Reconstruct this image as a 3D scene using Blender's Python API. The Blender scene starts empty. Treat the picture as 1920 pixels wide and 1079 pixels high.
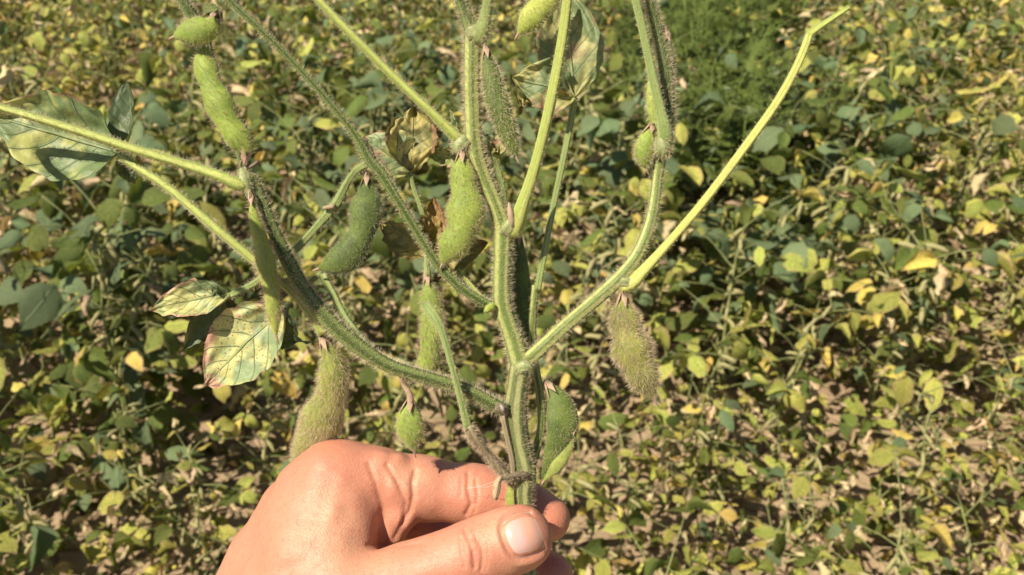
import bpy, math, random
import numpy as np
from mathutils import Vector, Matrix, noise
from mathutils.bvhtree import BVHTree
R = math.radians
rnd = random.Random(11)
rng = np.random.default_rng(11)
scene = bpy.context.scene
C = scene.collection

# ------------------------------------------------------------------ camera, light, exposure
F = 1650.0                      # focal length in photograph pixels (1920 wide)
PITCH = R(32.0)
CAM = np.array([0.0, 0.0, 1.5])
RT = np.array([1.0, 0.0, 0.0])
FW = np.array([0.0, math.cos(PITCH), -math.sin(PITCH)])
UP = np.array([0.0, math.sin(PITCH), math.cos(PITCH)])
cd = bpy.data.cameras.new('camera')
cam = bpy.data.objects.new('camera', cd); C.objects.link(cam)
cam.location = CAM; cam.rotation_euler = (math.pi/2 - PITCH, 0, 0)
cd.sensor_width = 36; cd.lens = 36*F/1920
cd.clip_start = 0.02; cd.clip_end = 2000
cd.dof.use_dof = True; cd.dof.focus_distance = 0.34; cd.dof.aperture_fstop = 20
scene.camera = cam

SUN = Vector((-0.50, -0.30, 0.80)).normalized()
world = bpy.data.worlds.new('World'); scene.world = world; world.use_nodes = True
wn = world.node_tree.nodes; wl = world.node_tree.links
bg = wn['Background']; sky = wn.new('ShaderNodeTexSky'); sky.sky_type = 'NISHITA'; sky.sun_disc = False
sky.sun_elevation = math.asin(SUN.z); sky.sun_rotation = math.atan2(SUN.x, SUN.y)
wl.new(sky.outputs[0], bg.inputs[0]); bg.inputs[1].default_value = 0.05
sl = bpy.data.lights.new('sun', 'SUN'); sl.energy = 5.0; sl.angle = R(0.5); sl.color = (1.0, 0.89, 0.70)
so = bpy.data.objects.new('sun', sl); C.objects.link(so)
so.rotation_euler = SUN.to_track_quat('Z', 'Y').to_euler()
vs = scene.view_settings
vs.view_transform = 'Standard'; vs.look = 'None'; vs.gamma = 1; vs.use_curve_mapping = False
vs.exposure = 0.68

# ------------------------------------------------------------------ helpers
D = 0.34                        # distance of the held plant from the camera
def W(px, py, d):
    return CAM + d*(FW + (px-960)/F*RT + (539.5-py)/F*UP)
def P(px, py, z=0.0):           # photograph pixel, z millimetres nearer than the plant's plane
    return W(px, py, D - z/1000.0)
def proj(p):
    v = np.asarray(p) - CAM
    d = v @ FW
    return 960 + F*(v @ RT)/d, 539.5 - F*(v @ UP)/d

def mesh_obj(name, verts, faces, mat, parent=None, uv=None, smooth=True, kind=None, base=None):
    verts = np.asarray(verts, dtype=float)
    if base is not None: verts = verts - base
    me = bpy.data.meshes.new(name)
    me.from_pydata(verts.tolist(), [], faces if isinstance(faces, list) else faces.tolist())
    if uv is not None:
        ul = me.uv_layers.new(name='UVMap')
        idx = np.zeros(len(me.loops), dtype=np.int32); me.loops.foreach_get('vertex_index', idx)
        ul.data.foreach_set('uv', np.asarray(uv, dtype=np.float32)[idx].ravel())
    if smooth: me.polygons.foreach_set('use_smooth', [True]*len(me.polygons))
    if mat: me.materials.append(mat)
    me.update()
    o = bpy.data.objects.new(name, me); C.objects.link(o)
    if parent: o.parent = parent
    if kind: o['kind'] = kind
    return o

def thing(name, label, cat, loc, group=None):
    o = bpy.data.objects.new(name, None); C.objects.link(o); o.location = loc
    o.empty_display_size = 0.02
    o['label'] = label; o['category'] = cat
    if group: o['group'] = group
    return o

class NT:
    def __init__(s, name):
        s.m = bpy.data.materials.new(name); s.m.use_nodes = True
        s.t = s.m.node_tree; s.n = s.t.nodes; s.l = s.t.links
        s.n.clear(); s.out = s.n.new('ShaderNodeOutputMaterial')
    def set(s, sock, v):
        if hasattr(v, 'node'): s.l.new(v, sock)
        elif isinstance(v, (tuple, list)) and len(v) == 3 and sock.type == 'RGBA': sock.default_value = (*v, 1)
        else: sock.default_value = v
    def math(s, op, a, b=0.0, c=0.0, clamp=False):
        n = s.n.new('ShaderNodeMath'); n.operation = op; n.use_clamp = clamp
        for i, v in enumerate((a, b, c)):
            if i < len(n.inputs): s.set(n.inputs[i], v)
        return n.outputs[0]
    def mix(s, f, a, b, mode='MIX'):
        n = s.n.new('ShaderNodeMix'); n.data_type = 'RGBA'; n.blend_type = mode; n.clamp_factor = True
        s.set(n.inputs[0], f); s.set(n.inputs[6], a); s.set(n.inputs[7], b)
        return n.outputs[2]
    def ss(s, x, a, b):         # smoothstep from a to b
        n = s.n.new('ShaderNodeMapRange'); n.interpolation_type = 'SMOOTHSTEP'
        s.set(n.inputs[0], x); n.inputs[1].default_value = a; n.inputs[2].default_value = b
        return n.outputs[0]
    def coord(s, which='Object'):
        return s.n.new('ShaderNodeTexCoord').outputs[which]
    def noise(s, vec, scale, detail=3, rough=0.55, dist=0.0):
        n = s.n.new('ShaderNodeTexNoise'); s.set(n.inputs['Vector'], vec)
        n.inputs['Scale'].default_value = scale; n.inputs['Detail'].default_value = detail
        n.inputs['Roughness'].default_value = rough; n.inputs['Distortion'].default_value = dist
        return n.outputs[0]
    def voro(s, vec, scale, feat='F1'):
        n = s.n.new('ShaderNodeTexVoronoi'); n.feature = feat; s.set(n.inputs['Vector'], vec)
        n.inputs['Scale'].default_value = scale
        return n.outputs[0]
    def vmul(s, vec, k):
        n = s.n.new('ShaderNodeVectorMath'); n.operation = 'MULTIPLY'; s.set(n.inputs[0], vec); n.inputs[1].default_value = k
        return n.outputs[0]
    def vadd(s, vec, x):
        n = s.n.new('ShaderNodeVectorMath'); n.operation = 'ADD'; s.set(n.inputs[0], vec); s.set(n.inputs[1], x)
        return n.outputs[0]
    def sep(s, vec):
        n = s.n.new('ShaderNodeSeparateXYZ'); s.set(n.inputs[0], vec); return n.outputs
    def bump(s, h, strength, dist):
        n = s.n.new('ShaderNodeBump'); s.set(n.inputs['Height'], h)
        n.inputs['Strength'].default_value = strength; n.inputs['Distance'].default_value = dist
        return n.outputs[0]
    def bsdf(s, col, rough=0.6, normal=None, spec=0.3, sss=0.0, rad=(1, .4, .2), scale=0.002, sheen=0.0):
        b = s.n.new('ShaderNodeBsdfPrincipled')
        s.set(b.inputs['Base Color'], col); s.set(b.inputs['Roughness'], rough)
        b.inputs['Specular IOR Level'].default_value = spec
        if sss: b.inputs['Subsurface Weight'].default_value = sss; b.inputs['Subsurface Radius'].default_value = rad; b.inputs['Subsurface Scale'].default_value = scale
        if sheen: b.inputs['Sheen Weight'].default_value = sheen; b.inputs['Sheen Roughness'].default_value = 0.4
        if normal: s.l.new(normal, b.inputs['Normal'])
        return b.outputs[0]
    def transl(s, sh, col, f, normal=None):
        t = s.n.new('ShaderNodeBsdfTranslucent'); s.set(t.inputs[0], col)
        if normal: s.l.new(normal, t.inputs['Normal'])
        m = s.n.new('ShaderNodeMixShader'); m.inputs[0].default_value = f
        s.l.new(sh, m.inputs[1]); s.l.new(t.outputs[0], m.inputs[2]); return m.outputs[0]
    def done(s, sh):
        s.l.new(sh, s.out.inputs[0]); return s.m

# ------------------------------------------------------------------ materials
def leaf_mat(name, green, yellow, brown, ay, ab, spots=0.0, field=False, rim=0.3, veinc=None, tr=0.28, nscale=55, rough=.5, veins=1.0):
    n = NT(name)
    uv = n.coord('UV'); ob = n.coord('Object')
    if field:
        oi = n.n.new('ShaderNodeObjectInfo')
        r = oi.outputs['Random']
        sh = n.math('MULTIPLY', r, 37.0)
        ob = n.vadd(ob, sh)
    u, v, _ = n.sep(uv)
    t = n.math('ABSOLUTE', n.math('MULTIPLY_ADD', u, 2.0, -1.0))
    wob = n.math('MULTIPLY_ADD', n.noise(ob, 90 if not field else 40, 1), 0.5, -0.25)
    x = n.math('SUBTRACT', n.math('MULTIPLY_ADD', v, 6.0, wob), n.math('MULTIPLY', t, 1.7))
    fr = n.math('ABSOLUTE', n.math('SUBTRACT', n.math('FRACT', x), 0.5))
    lat = n.ss(fr, 0.45, 0.49)
    mid = n.ss(t, 0.055, 0.02)
    vein = n.math('MAXIMUM', n.math('MULTIPLY', lat, 0.75 if not field else .35), mid)
    y = n.noise(ob, nscale, 3, 0.6)
    # yellowing grows between the veins
    inter = n.math('MULTIPLY', n.ss(fr, 0.5, 0.3), 0.045 if not field else 0.02)
    if field: y = n.math('MULTIPLY_ADD', n.math('SUBTRACT', n.noise(ob, nscale*5, 2, .6), .5), .9, y)
    fy = n.ss(n.math('ADD', n.math('ADD', y, inter), ay - 0.5), 0.44, 0.60)
    tone = n.noise(ob, nscale*2.6, 4, 0.7)
    g2 = tuple(c*0.72 for c in green)
    col = n.mix(tone, g2, tuple(c*1.22 for c in green))
    col = n.mix(fy, col, yellow)
    edge = n.math('POWER', n.math('MAXIMUM', t, n.math('POWER', v, 2.0)), 5.0)
    bn = n.noise(n.vadd(ob, (3.1, 1.7, 5.3)), nscale*0.8, 4, 0.65)
    fb = n.ss(n.math('ADD', n.math('MULTIPLY_ADD', edge, rim, bn), ab - 0.5), 0.55, 0.68)
    col = n.mix(fb, col, brown)
    if spots:
        sp = n.ss(n.voro(ob, 800), 0.34, 0.18)
        spm = n.math('MULTIPLY', sp, n.ss(n.noise(ob, nscale*1.6, 2), 0.47, 0.54))
        col = n.mix(n.math('MULTIPLY', spm, spots), col, (0.20, 0.06, 0.03))
    vc = veinc or tuple(min(1, c*1.7+0.02) for c in green)
    col = n.mix(n.math('MULTIPLY', vein, 0.55*veins), col, vc)
    if not field:
        net = n.ss(n.voro(ob, 420, 'DISTANCE_TO_EDGE'), 0.06, 0.0)
        col = n.mix(n.math('MULTIPLY', net, 0.22), col, vc)
    if field:
        h = n.n.new('ShaderNodeHueSaturation'); n.set(h.inputs['Color'], col)
        n.set(h.inputs['Value'], n.math('MULTIPLY_ADD', r, 0.55, 0.72))
        n.set(h.inputs['Hue'], n.math('MULTIPLY_ADD', n.math('FRACT', n.math('MULTIPLY', r, 17.3)), 0.04, 0.48))
        col = h.outputs[0]
    hgt = n.math('ADD', n.math('MULTIPLY', vein, 1.0), n.math('MULTIPLY', tone, 0.8))
    nm = n.bump(hgt, 0.8, 0.0010 if not field else 0.0022)
    sh = n.bsdf(col, rough, nm, 0.35)
    tc = n.mix(0.5, col, (0.35, 0.40, 0.03), 'MIX')
    return n.done(n.transl(sh, tc, tr, nm))

LM = {  # leaves of the field plants: green, grey green, mottled, yellow, tan
 0: leaf_mat('field_leaf_green', (.085, .130, .028), (.34, .35, .06), (.38, .28, .13), .40, .34, 0, True, nscale=38),
 1: leaf_mat('field_leaf_grey_green', (.145, .200, .095), (.26, .28, .08), (.36, .26, .12), .24, .22, 0, True, tr=.24, nscale=38),
 2: leaf_mat('field_leaf_mottled', (.15, .21, .035), (.66, .64, .15), (.52, .38, .18), .52, .44, .0, True, nscale=46),
 3: leaf_mat('field_leaf_yellow', (.34, .36, .07), (.76, .60, .14), (.60, .42, .20), .60, .50, 0, True, veinc=(.6, .5, .15), nscale=38),
 4: leaf_mat('field_leaf_tan', (.60, .48, .27), (.74, .60, .37), (.38, .25, .14), .5, .45, 0, True, veinc=(.62, .5, .32), tr=.15, nscale=38),
}
def stem_mat(name, a, b, brown=(.2, .13, .06), ab=0.0, rough=.5, stripes=7, sheen=.25, k=1.0):
    n = NT(name); uv = n.coord('UV'); ob = n.coord('Object')
    u, v, _ = n.sep(uv)
    w = n.math('SINE', n.math('MULTIPLY_ADD', u, 2*math.pi*stripes, n.math('MULTIPLY', n.noise(ob, 60, 2), 2.0)))
    f = n.ss(w, -0.9, 0.9)
    no = n.noise(n.vmul(uv, (30, 500, 1)), 1.0, 4, 0.65)
    col = n.mix(f, a, b)
    col = n.mix(n.math('MULTIPLY', no, 0.55), col, tuple(c*0.6 for c in a))
    fb = n.ss(n.math('ADD', n.noise(ob, 140, 4, .7), ab - .5), .50, .66)
    col = n.mix(fb, col, brown)
    hgt = n.math('ADD', f, n.math('MULTIPLY', no, 0.7))
    nm = n.bump(hgt, 0.6, 0.0004)
    sh = n.bsdf(col, rough, nm, 0.4, 0.12, (.6, 1, .2), .0015, sheen)
    return n.done(sh)
M_stem = stem_mat('stem_green', (.135, .195, .038), (.46, .49, .18), ab=.05, stripes=5)
M_stemlow = stem_mat('stem_weathered', (.12, .15, .045), (.38, .39, .17), (.13, .085, .05), ab=.22)
M_branch = stem_mat('branch_green', (.060, .092, .018), (.18, .24, .065), ab=.08, stripes=5)  # even dark green; shade on the curved left branch is put into it
M_pet = stem_mat('petiole_yellowgreen', (.30, .38, .075), (.52, .56, .16), (.33, .25, .12), ab=.02, stripes=4)
M_petl = stem_mat('petiole_pale_yellow', (.44, .49, .10), (.60, .62, .20), (.36, .28, .14), ab=.06, stripes=4)
M_petg = stem_mat('petiole_green', (.20, .28, .08), (.34, .40, .14), ab=.08, stripes=4)
M_petd = stem_mat('petiole_dried', (.24, .20, .12), (.38, .30, .18), (.12, .075, .045), ab=.3, stripes=5)
M_node = stem_mat('node_swelling', (.22, .27, .10), (.38, .42, .20), (.30, .19, .10), ab=.30)

def pod_mat(name, g, y, br, ab, fuzz=.3):
    n = NT(name); ob = n.coord('Object'); uv = n.coord('UV')
    a = n.noise(ob, 110, 4, .6); b = n.noise(ob, 900, 3, .7)
    col = n.mix(n.ss(a, .35, .65), g, y)
    fb = n.ss(n.math('ADD', n.math('MULTIPLY_ADD', n.noise(ob, 75, 3), .7, n.math('MULTIPLY', b, .35)), ab - .5), .40, .72)
    col = n.mix(fb, col, br)
    col = n.mix(n.math('MULTIPLY', n.ss(b, .56, .72), .25), col, tuple(min(1, c*1.7) for c in y))
    nm = n.bump(n.math('ADD', n.math('MULTIPLY', b, .5), n.math('MULTIPLY', n.noise(ob, 2600, 2), .5)), .5, .0002)
    return n.done(n.bsdf(col, .62, nm, .3, .25, (.6, 1, .15), .003, fuzz))
M_podg = pod_mat('pod_bright', (.18, .255, .04), (.27, .35, .06), (.30, .28, .12), .06)
M_pody = pod_mat('pod_yellow', (.24, .30, .05), (.34, .39, .08), (.32, .27, .12), .14)
M_podd = pod_mat('pod_dark', (.062, .098, .018), (.115, .165, .03), (.13, .10, .055), .22)  # cast shade on the kinked and upper stem pods is put into this green
M_podb = pod_mat('pod_browned', (.19, .24, .05), (.29, .34, .07), (.28, .20, .10), .22, .4)

M_podf = pod_mat('pod_fuzzy_brown', (.13, .15, .035), (.26, .28, .06), (.24, .16, .09), .36, .4)

def plain(name, col, rough=.6, sss=0, tr=0, nscale=200, var=.35, spec=.3):
    n = NT(name); ob = n.coord('Object')
    f = n.noise(ob, nscale, 4, .65)
    c = n.mix(f, tuple(x*(1-var) for x in col), tuple(min(1, x*(1+var)) for x in col))
    sh = n.bsdf(c, rough, n.bump(f, .5, .0005), spec)
    if tr: sh = n.transl(sh, c, tr)
    return n.done(sh)
M_hairw = plain('hair_pale', (.82, .74, .54), .5, tr=.45, nscale=60, var=.15)
M_hairb = plain('hair_tawny', (.72, .60, .42), .5, tr=.4, nscale=60, var=.25)
M_hairg = plain('hair_grey', (.50, .46, .34), .5, tr=.4, nscale=60, var=.25)
M_calyx = plain('calyx_dry', (.38, .27, .19), .7, nscale=500)
M_twig = plain('twig_dry', (.17, .14, .09), .8, nscale=400, var=.6)
M_husk = plain('husk_tan', (.36, .28, .17), .7, nscale=400)
M_silk = plain('silk_thread', (.8, .78, .72), .4, tr=.3)
M_fstem = plain('field_stem', (.23, .25, .10), .6, nscale=40, var=.5)
M_fstemd = plain('field_stem_dry', (.36, .29, .17), .7, nscale=40, var=.45)
M_fpod = plain('field_pod', (.30, .28, .13), .7, nscale=60, var=.4)
M_weed = plain('weed_green', (.13, .175, .038), .55, tr=.4, nscale=9, var=.45)
M_weedstem = plain('weed_stem', (.17, .24, .06), .6, nscale=30)

HL = dict(  # mottled leaves of the held plant
 A=leaf_mat('held_leaf_back', (.135, .195, .08), (.46, .47, .16), (.36, .22, .14), .46, .28, .25, veinc=(.30, .36, .20), tr=.16, nscale=48),
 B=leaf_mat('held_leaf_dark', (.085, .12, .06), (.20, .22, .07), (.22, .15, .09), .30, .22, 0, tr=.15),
 C=leaf_mat('held_leaf_yellowed', (.25, .33, .17), (.52, .51, .21), (.52, .30, .22), .49, .49, .9, veinc=(.17, .25, .10), tr=.2, nscale=75, rim=.15),
 G=leaf_mat('held_leaf_mottled', (.15, .21, .095), (.42, .40, .16), (.38, .20, .14), .46, .50, .3, veinc=(.40, .46, .25), tr=.25, nscale=75, rim=.08),
 H=leaf_mat('held_leaf_browned', (.16, .17, .07), (.38, .33, .12), (.27, .15, .085), .5, .47, .3, veinc=(.35, .33, .16), tr=.2, nscale=70),
)

# ------------------------------------------------------------------ ground
def axis_graded(lo, hi, step, far, g=1.35):
    a = list(np.arange(lo, hi + step/2, step)); s = step
    x = a[-1]
    while x < far: s *= g; x += s; a.append(x)
    s = step; x = a[0]; pre = []
    while x > -far: s *= g; x -= s; pre.append(x)
    return np.array(pre[::-1] + a)
gx = axis_graded(-3.6, 3.6, 0.045, 600); gy = axis_graded(-0.6, 6.0, 0.045, 600)
def gheight(x, y):
    w = max(0.0, min(1.0, (12 - max(abs(x), abs(y - 3)))/8))
    return w*(0.035*noise.noise((x*1.3, y*1.3, 0)) + 0.028*noise.noise((x*7, y*7, 3)) + 0.018*noise.noise((x*19, y*19, 7)))
gv = [(x, y, gheight(x, y)) for y in gy for x in gx]
nx = len(gx)
gf = [(j*nx+i, j*nx+i+1, (j+1)*nx+i+1, (j+1)*nx+i) for j in range(len(gy)-1) for i in range(nx-1)]
n = NT('soil'); ob = n.coord('Object')
a = n.noise(ob, 6, 6, .6); b = n.noise(ob, 45, 5, .65)
col = n.mix(a, (.27, .19, .12), (.42, .32, .21)); col = n.mix(n.ss(b, .5, .75), col, (.27, .19, .13))
crack = n.ss(n.voro(n.vadd(ob, n.vmul(ob, (0, 0, 0))), 9, 'DISTANCE_TO_EDGE'), .05, .0)
col = n.mix(n.math('MULTIPLY', crack, .5), col, (.14, .09, .06))
hg = n.math('SUBTRACT', n.math('MULTIPLY_ADD', b, .6, a), n.math('MULTIPLY', crack, .4))
M_soil = n.done(n.bsdf(col, .9, n.bump(hg, .9, .02), .15))
o = mesh_obj('ground', gv, gf, M_soil, kind='structure')

# ------------------------------------------------------------------ field leaf meshes (shared)
def small_leaf(seed, dry, ns=6, nt=4):
    r = random.Random(seed)
    L = 1.0; Wd = r.uniform(.29, .40)*(0.82 if dry else 1)
    bend = r.uniform(-.25, .6) if not dry else r.uniform(-.5, .6)
    fold = r.uniform(.1, .95) if not dry else r.uniform(.2, 1.2)
    curl = r.uniform(-1.4, 1.4) if not dry else r.uniform(1.2, 2.8)*r.choice((1, 1, -1))
    tw = r.uniform(-.6, .6) if not dry else r.uniform(-1.3, 1.3)
    cr = .10 if not dry else .20
    V = []; UV = []
    for i in range(ns+1):
        s = i/ns; w = Wd*max(0.0, math.sin(math.pi*min(1, s**.72)))**.85
        if i == ns: w = .012
        if i == 0: w = .03
        ang = bend*s*2
        cx = L*(math.sin(ang)/ang*s if abs(ang) > 1e-4 else s); cz = -L*s*(1-math.cos(ang))/ang if abs(ang) > 1e-4 else 0
        for j in range(nt+1):
            t = 2*j/nt - 1; th = curl*t
            y = w*(math.sin(th)/curl if abs(curl) > .01 else t); z = w*((1-math.cos(th))/curl if abs(curl) > .01 else 0) + fold*abs(t)*w*.6
            a = tw*s
            y, z = y*math.cos(a)-z*math.sin(a), y*math.sin(a)+z*math.cos(a)
            nz = cr*noise.noise((s*4+seed, t*2.1, seed*.7)); ny = cr*.8*noise.noise((s*4, t*2+seed, 5+seed*.3))
            V.append((cx+ny*.4, y+ny, cz+z+nz)); UV.append((j/nt, s))
    Fc = [(i*(nt+1)+j, (i+1)*(nt+1)+j, (i+1)*(nt+1)+j+1, i*(nt+1)+j+1) for i in range(ns) for j in range(nt)]
    return np.array(V), Fc, UV
def raw_mesh(name, V, Fc, UV, mat):
    me = bpy.data.meshes.new(name); me.from_pydata([tuple(v) for v in V], [], Fc)
    if UV is not None:
        ul = me.uv_layers.new(name='UVMap'); idx = np.zeros(len(me.loops), dtype=np.int32); me.loops.foreach_get('vertex_index', idx)
        ul.data.foreach_set('uv', np.asarray(UV, dtype=np.float32)[idx].ravel())
    me.polygons.foreach_set('use_smooth', [True]*len(me.polygons)); me.materials.append(mat); me.update(); return me
SH = {True: [small_leaf(100+i, True) for i in range(9)], False: [small_leaf(i, False) for i in range(8)]}
LEAFM = {}
for k in LM:
    for dry in (True, False):
        for i, (V, Fc, UV) in enumerate(SH[dry]): LEAFM[(k, dry, i)] = raw_mesh('leaf', V, Fc, UV, LM[k])

def rings(path, radii, n=5):
    """simple tube: list of Vector, list of radius -> verts, faces"""
    V = []; Fc = []; N = len(path)
    for i, (p, r) in enumerate(zip(path, radii)):
        t = (path[min(N-1, i+1)] - path[max(0, i-1)]).normalized()
        a = t.orthogonal().normalized() if i == 0 else (pa - t*pa.dot(t)).normalized()
        pa = a; b = t.cross(a)
        for k in range(n):
            an = 2*math.pi*k/n; V.append(p + (a*math.cos(an)+b*math.sin(an))*r)
        if i: Fc += [((i-1)*n+k, (i-1)*n+(k+1) % n, i*n+(k+1) % n, i*n+k) for k in range(n)]
    Fc.append(tuple(range((N-1)*n, N*n)))
    return V, Fc

fpV, fpF = rings([Vector((0, 0, 0)), Vector((.15, 0, .02)), Vector((.35, 0, .05)), Vector((.5, 0, .06)), Vector((.68, 0, .05)), Vector((.88, 0, 0)), Vector((1, 0, -.05))], [.02, .09, .12, .10, .12, .09, .01], 6)
FPOD = raw_mesh('pod', [(v.x, v.y, v.z*1.0) for v in fpV], fpF, None, M_fpod)

def plant_proto(seed):
    """skeleton of one field plant: stem mesh, leaf frames (matrix, height fraction), pod frames"""
    r = random.Random(seed); H = r.uniform(.40, .60)
    V = []; Fc = []
    def add(path, rad, n):
        v, f = rings(path, rad, n); o = len(V); V.extend(v); Fc.extend([tuple(i+o for i in q) for q in f])
    lean = Vector((r.uniform(-.18, .18), r.uniform(-.18, .18), 0))
    def sp(h): return Vector((lean.x*h*h/H + .012*math.sin(h*23+seed), lean.y*h*h/H + .012*math.cos(h*19+seed), h))
    hs = [H*i/7 for i in range(8)]; hs[0] = -.03
    add([sp(h) for h in hs], [.0042*(1-.6*i/7) for i in range(8)], 6)
    leaves = []; pods = []
    nn = r.randint(17, 20); az = r.uniform(0, 6.28)
    for k in range(nn):
        h = H*(.10 + .90*(k+1)/nn); az += 2.4 + r.uniform(-.5, .5); el = r.uniform(.25, 1.0)
        Lp = r.uniform(.07, .17); b = sp(min(h, H))
        d = Vector((math.cos(az)*math.cos(el), math.sin(az)*math.cos(el), math.sin(el)))
        p1 = b + d*Lp*.5; p2 = b + d*Lp + Vector((0, 0, -.12*Lp))
        add([b, p1, p2], [.0017, .0012, .0009], 4)
        d2 = (p2-p1).normalized()
        hd = Vector((d2.x, d2.y, 0)).normalized() if abs(d2.z) < .99 else Vector((1, 0, 0))
        for q in (0, 1, -1):
            a = az + q*1.25 + r.uniform(-.3, .3)
            pit = r.uniform(-.9, .35)
            X = Vector((math.cos(a)*math.cos(pit), math.sin(a)*math.cos(pit), math.sin(pit)))
            off = hd*(.018 if q == 0 else 0)
            Nn = (Vector((0, 0, 1)) + Vector((r.gauss(-.15, .5), r.gauss(-.12, .5), 0))).normalized()
            Y = Nn.cross(X).normalized(); Z = X.cross(Y)
            s = r.uniform(.040, .076)*(1.0 if q else 1.12)
            m = Matrix((( X.x*s, Y.x*s, Z.x*s, p2.x+off.x), (X.y*s, Y.y*s, Z.y*s, p2.y+off.y), (X.z*s, Y.z*s, Z.z*s, p2.z+off.z), (0, 0, 0, 1)))
            leaves.append((m, h/H))
        for _ in range(r.choice((0, 1, 1, 2))):
            a = r.uniform(0, 6.28); pit = r.uniform(-1.3, .3)
            X = Vector((math.cos(a)*math.cos(pit), math.sin(a)*math.cos(pit), math.sin(pit))); Y = Vector((0, 0, 1)).cross(X).normalized(); Z = X.cross(Y)
            s = r.uniform(.035, .05)
            pods.append(Matrix(((X.x*s, Y.x*s, Z.x*s, b.x), (X.y*s, Y.y*s, Z.y*s, b.y), (X.z*s, Y.z*s, Z.z*s, b.z), (0, 0, 0, 1))))
    sm = [raw_mesh('stem', V, Fc, None, m) for m in (M_fstem, M_fstemd)]
    return sm, leaves, pods
PROTO = [plant_proto(500+i) for i in range(16)]

def ell(px, py, cx, cy, rx, ry): return math.exp(-((px-cx)/rx)**2-((py-cy)/ry)**2)
def greenness(px, py):
    g = 0
    for e in ((1560, 330, 330, 230), (190, 520, 240, 210), (330, 300, 150, 120), (720, 330, 300, 200), (1350, 470, 260, 150), (1150, 330, 200, 150), (20, 700, 120, 90)):
        g = max(g, ell(px, py, *e))
    return g
def kind_probs(px, py):
    g = greenness(px, py)
    dry = np.array([.22, .08, .33, .13, .24]); gr = np.array([.44, .40, .12, .02, .02])
    bot = np.array([.20, .07, .38, .11, .24])
    far = np.array([.30, .13, .29, .10, .18])
    st_ = max(ell(px, py, 60, 430, 170, 150), ell(px, py, 120, 120, 260, 120), ell(px, py, 1850, 420, 170, 330), ell(px, py, 1500, 40, 120, 90), ell(px, py, 1130, 640, 170, 110), ell(px, py, 60, 620, 110, 60))
    st_ = min(1, st_ + .5*max(0, noise.noise((px/170, py/120, 4))))
    base = dry
    if py > 650: base = dry + (bot-dry)*min(1, (py-650)/200)
    if py < 200: base = dry + (far-dry)*min(1, (200-py)/200)
    p = base*(1-g) + gr*g
    p = p*(1-.6*st_) + .6*st_*np.array([.12, .03, .32, .19, .34])
    return p/p.sum()

def weedzone(px, py): return ell(px, py, 1345, 130, 160, 220)
cand = []
sp_ = 0.205
yy = -0.4
rr = random.Random(5)
while yy < 9.0:
    xx = -5.5
    while xx < 5.5:
        x = xx + rr.uniform(-.09, .09); y = yy + rr.uniform(-.09, .09)
        xx += sp_
        if y > .2 and x*x + (y-.55)**2 < .05: continue
        if y < .45 and abs(x) < .5: continue            # where the photographer stands
        cand.append((x, y))
    yy += sp_
vis = []; rest = []
for x, y in cand:
    p = np.array([x, y, .35]); 
    if (p-CAM) @ FW < .3: rest.append((x, y)); continue
    px, py = proj(p)
    if -90 < px < 2010 and -60 < py < 1330: vis.append((float(np.linalg.norm(p-CAM)), x, y, px, py))
    else: rest.append((x, y))
vis.sort()
sel = []
for v in vis:
    _, x, y, px, py = v
    if rr.random() < weedzone(px, py)*.72: continue
    if len(sel) < 300: sel.append(v)
    else: rest.append((x, y))
print('visible plants', len(vis), 'individual', len(sel), 'rest', len(rest))

KN = ['green', 'green', 'yellowing', 'yellowing', 'dry']
def where(px, py):
    if py > 800:
        return 'at the lower left beside the wrist' if px < 480 else 'under the hand' if px < 1090 else 'right of the fingertips' if px < 1450 else 'in the lower right corner'
    if py > 480:
        return 'left of the spotted leaf' if px < 290 else 'below the curved left branch' if px < 700 else 'behind the main stem' if px < 1120 else 'around the lone brown fuzzy pod' if px < 1400 else 'at the right edge half way down'
    if py > 180:
        return 'below the big left leaf' if px < 320 else 'behind the dark kinked pod' if px < 780 else 'between the main stem and right branch' if px < 1180 else 'under the long bright petiole' if px < 1480 else 'right of the long bright petiole'
    return 'in the far upper left' if px < 420 else 'far off beyond the thin left branch' if px < 880 else 'far off behind the stem tip' if px < 1260 else 'beyond the feathery weeds' if px < 1560 else 'in the far upper right'
def plant_label(kinds, w=''):
    c = np.bincount(kinds, minlength=5)/len(kinds)
    if c[0]+c[1] > .55: return 'mostly green leaved field soybean plant ' + w, 'green soybean plants in the field'
    if c[4] > .33: return 'withered field soybean plant with many curled tan leaves ' + w, 'dried soybean plants in the field'
    return 'field soybean plant part green and part yellow ' + w, 'yellowing soybean plants in the field'
PCHO = np.random.default_rng(3)
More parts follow.
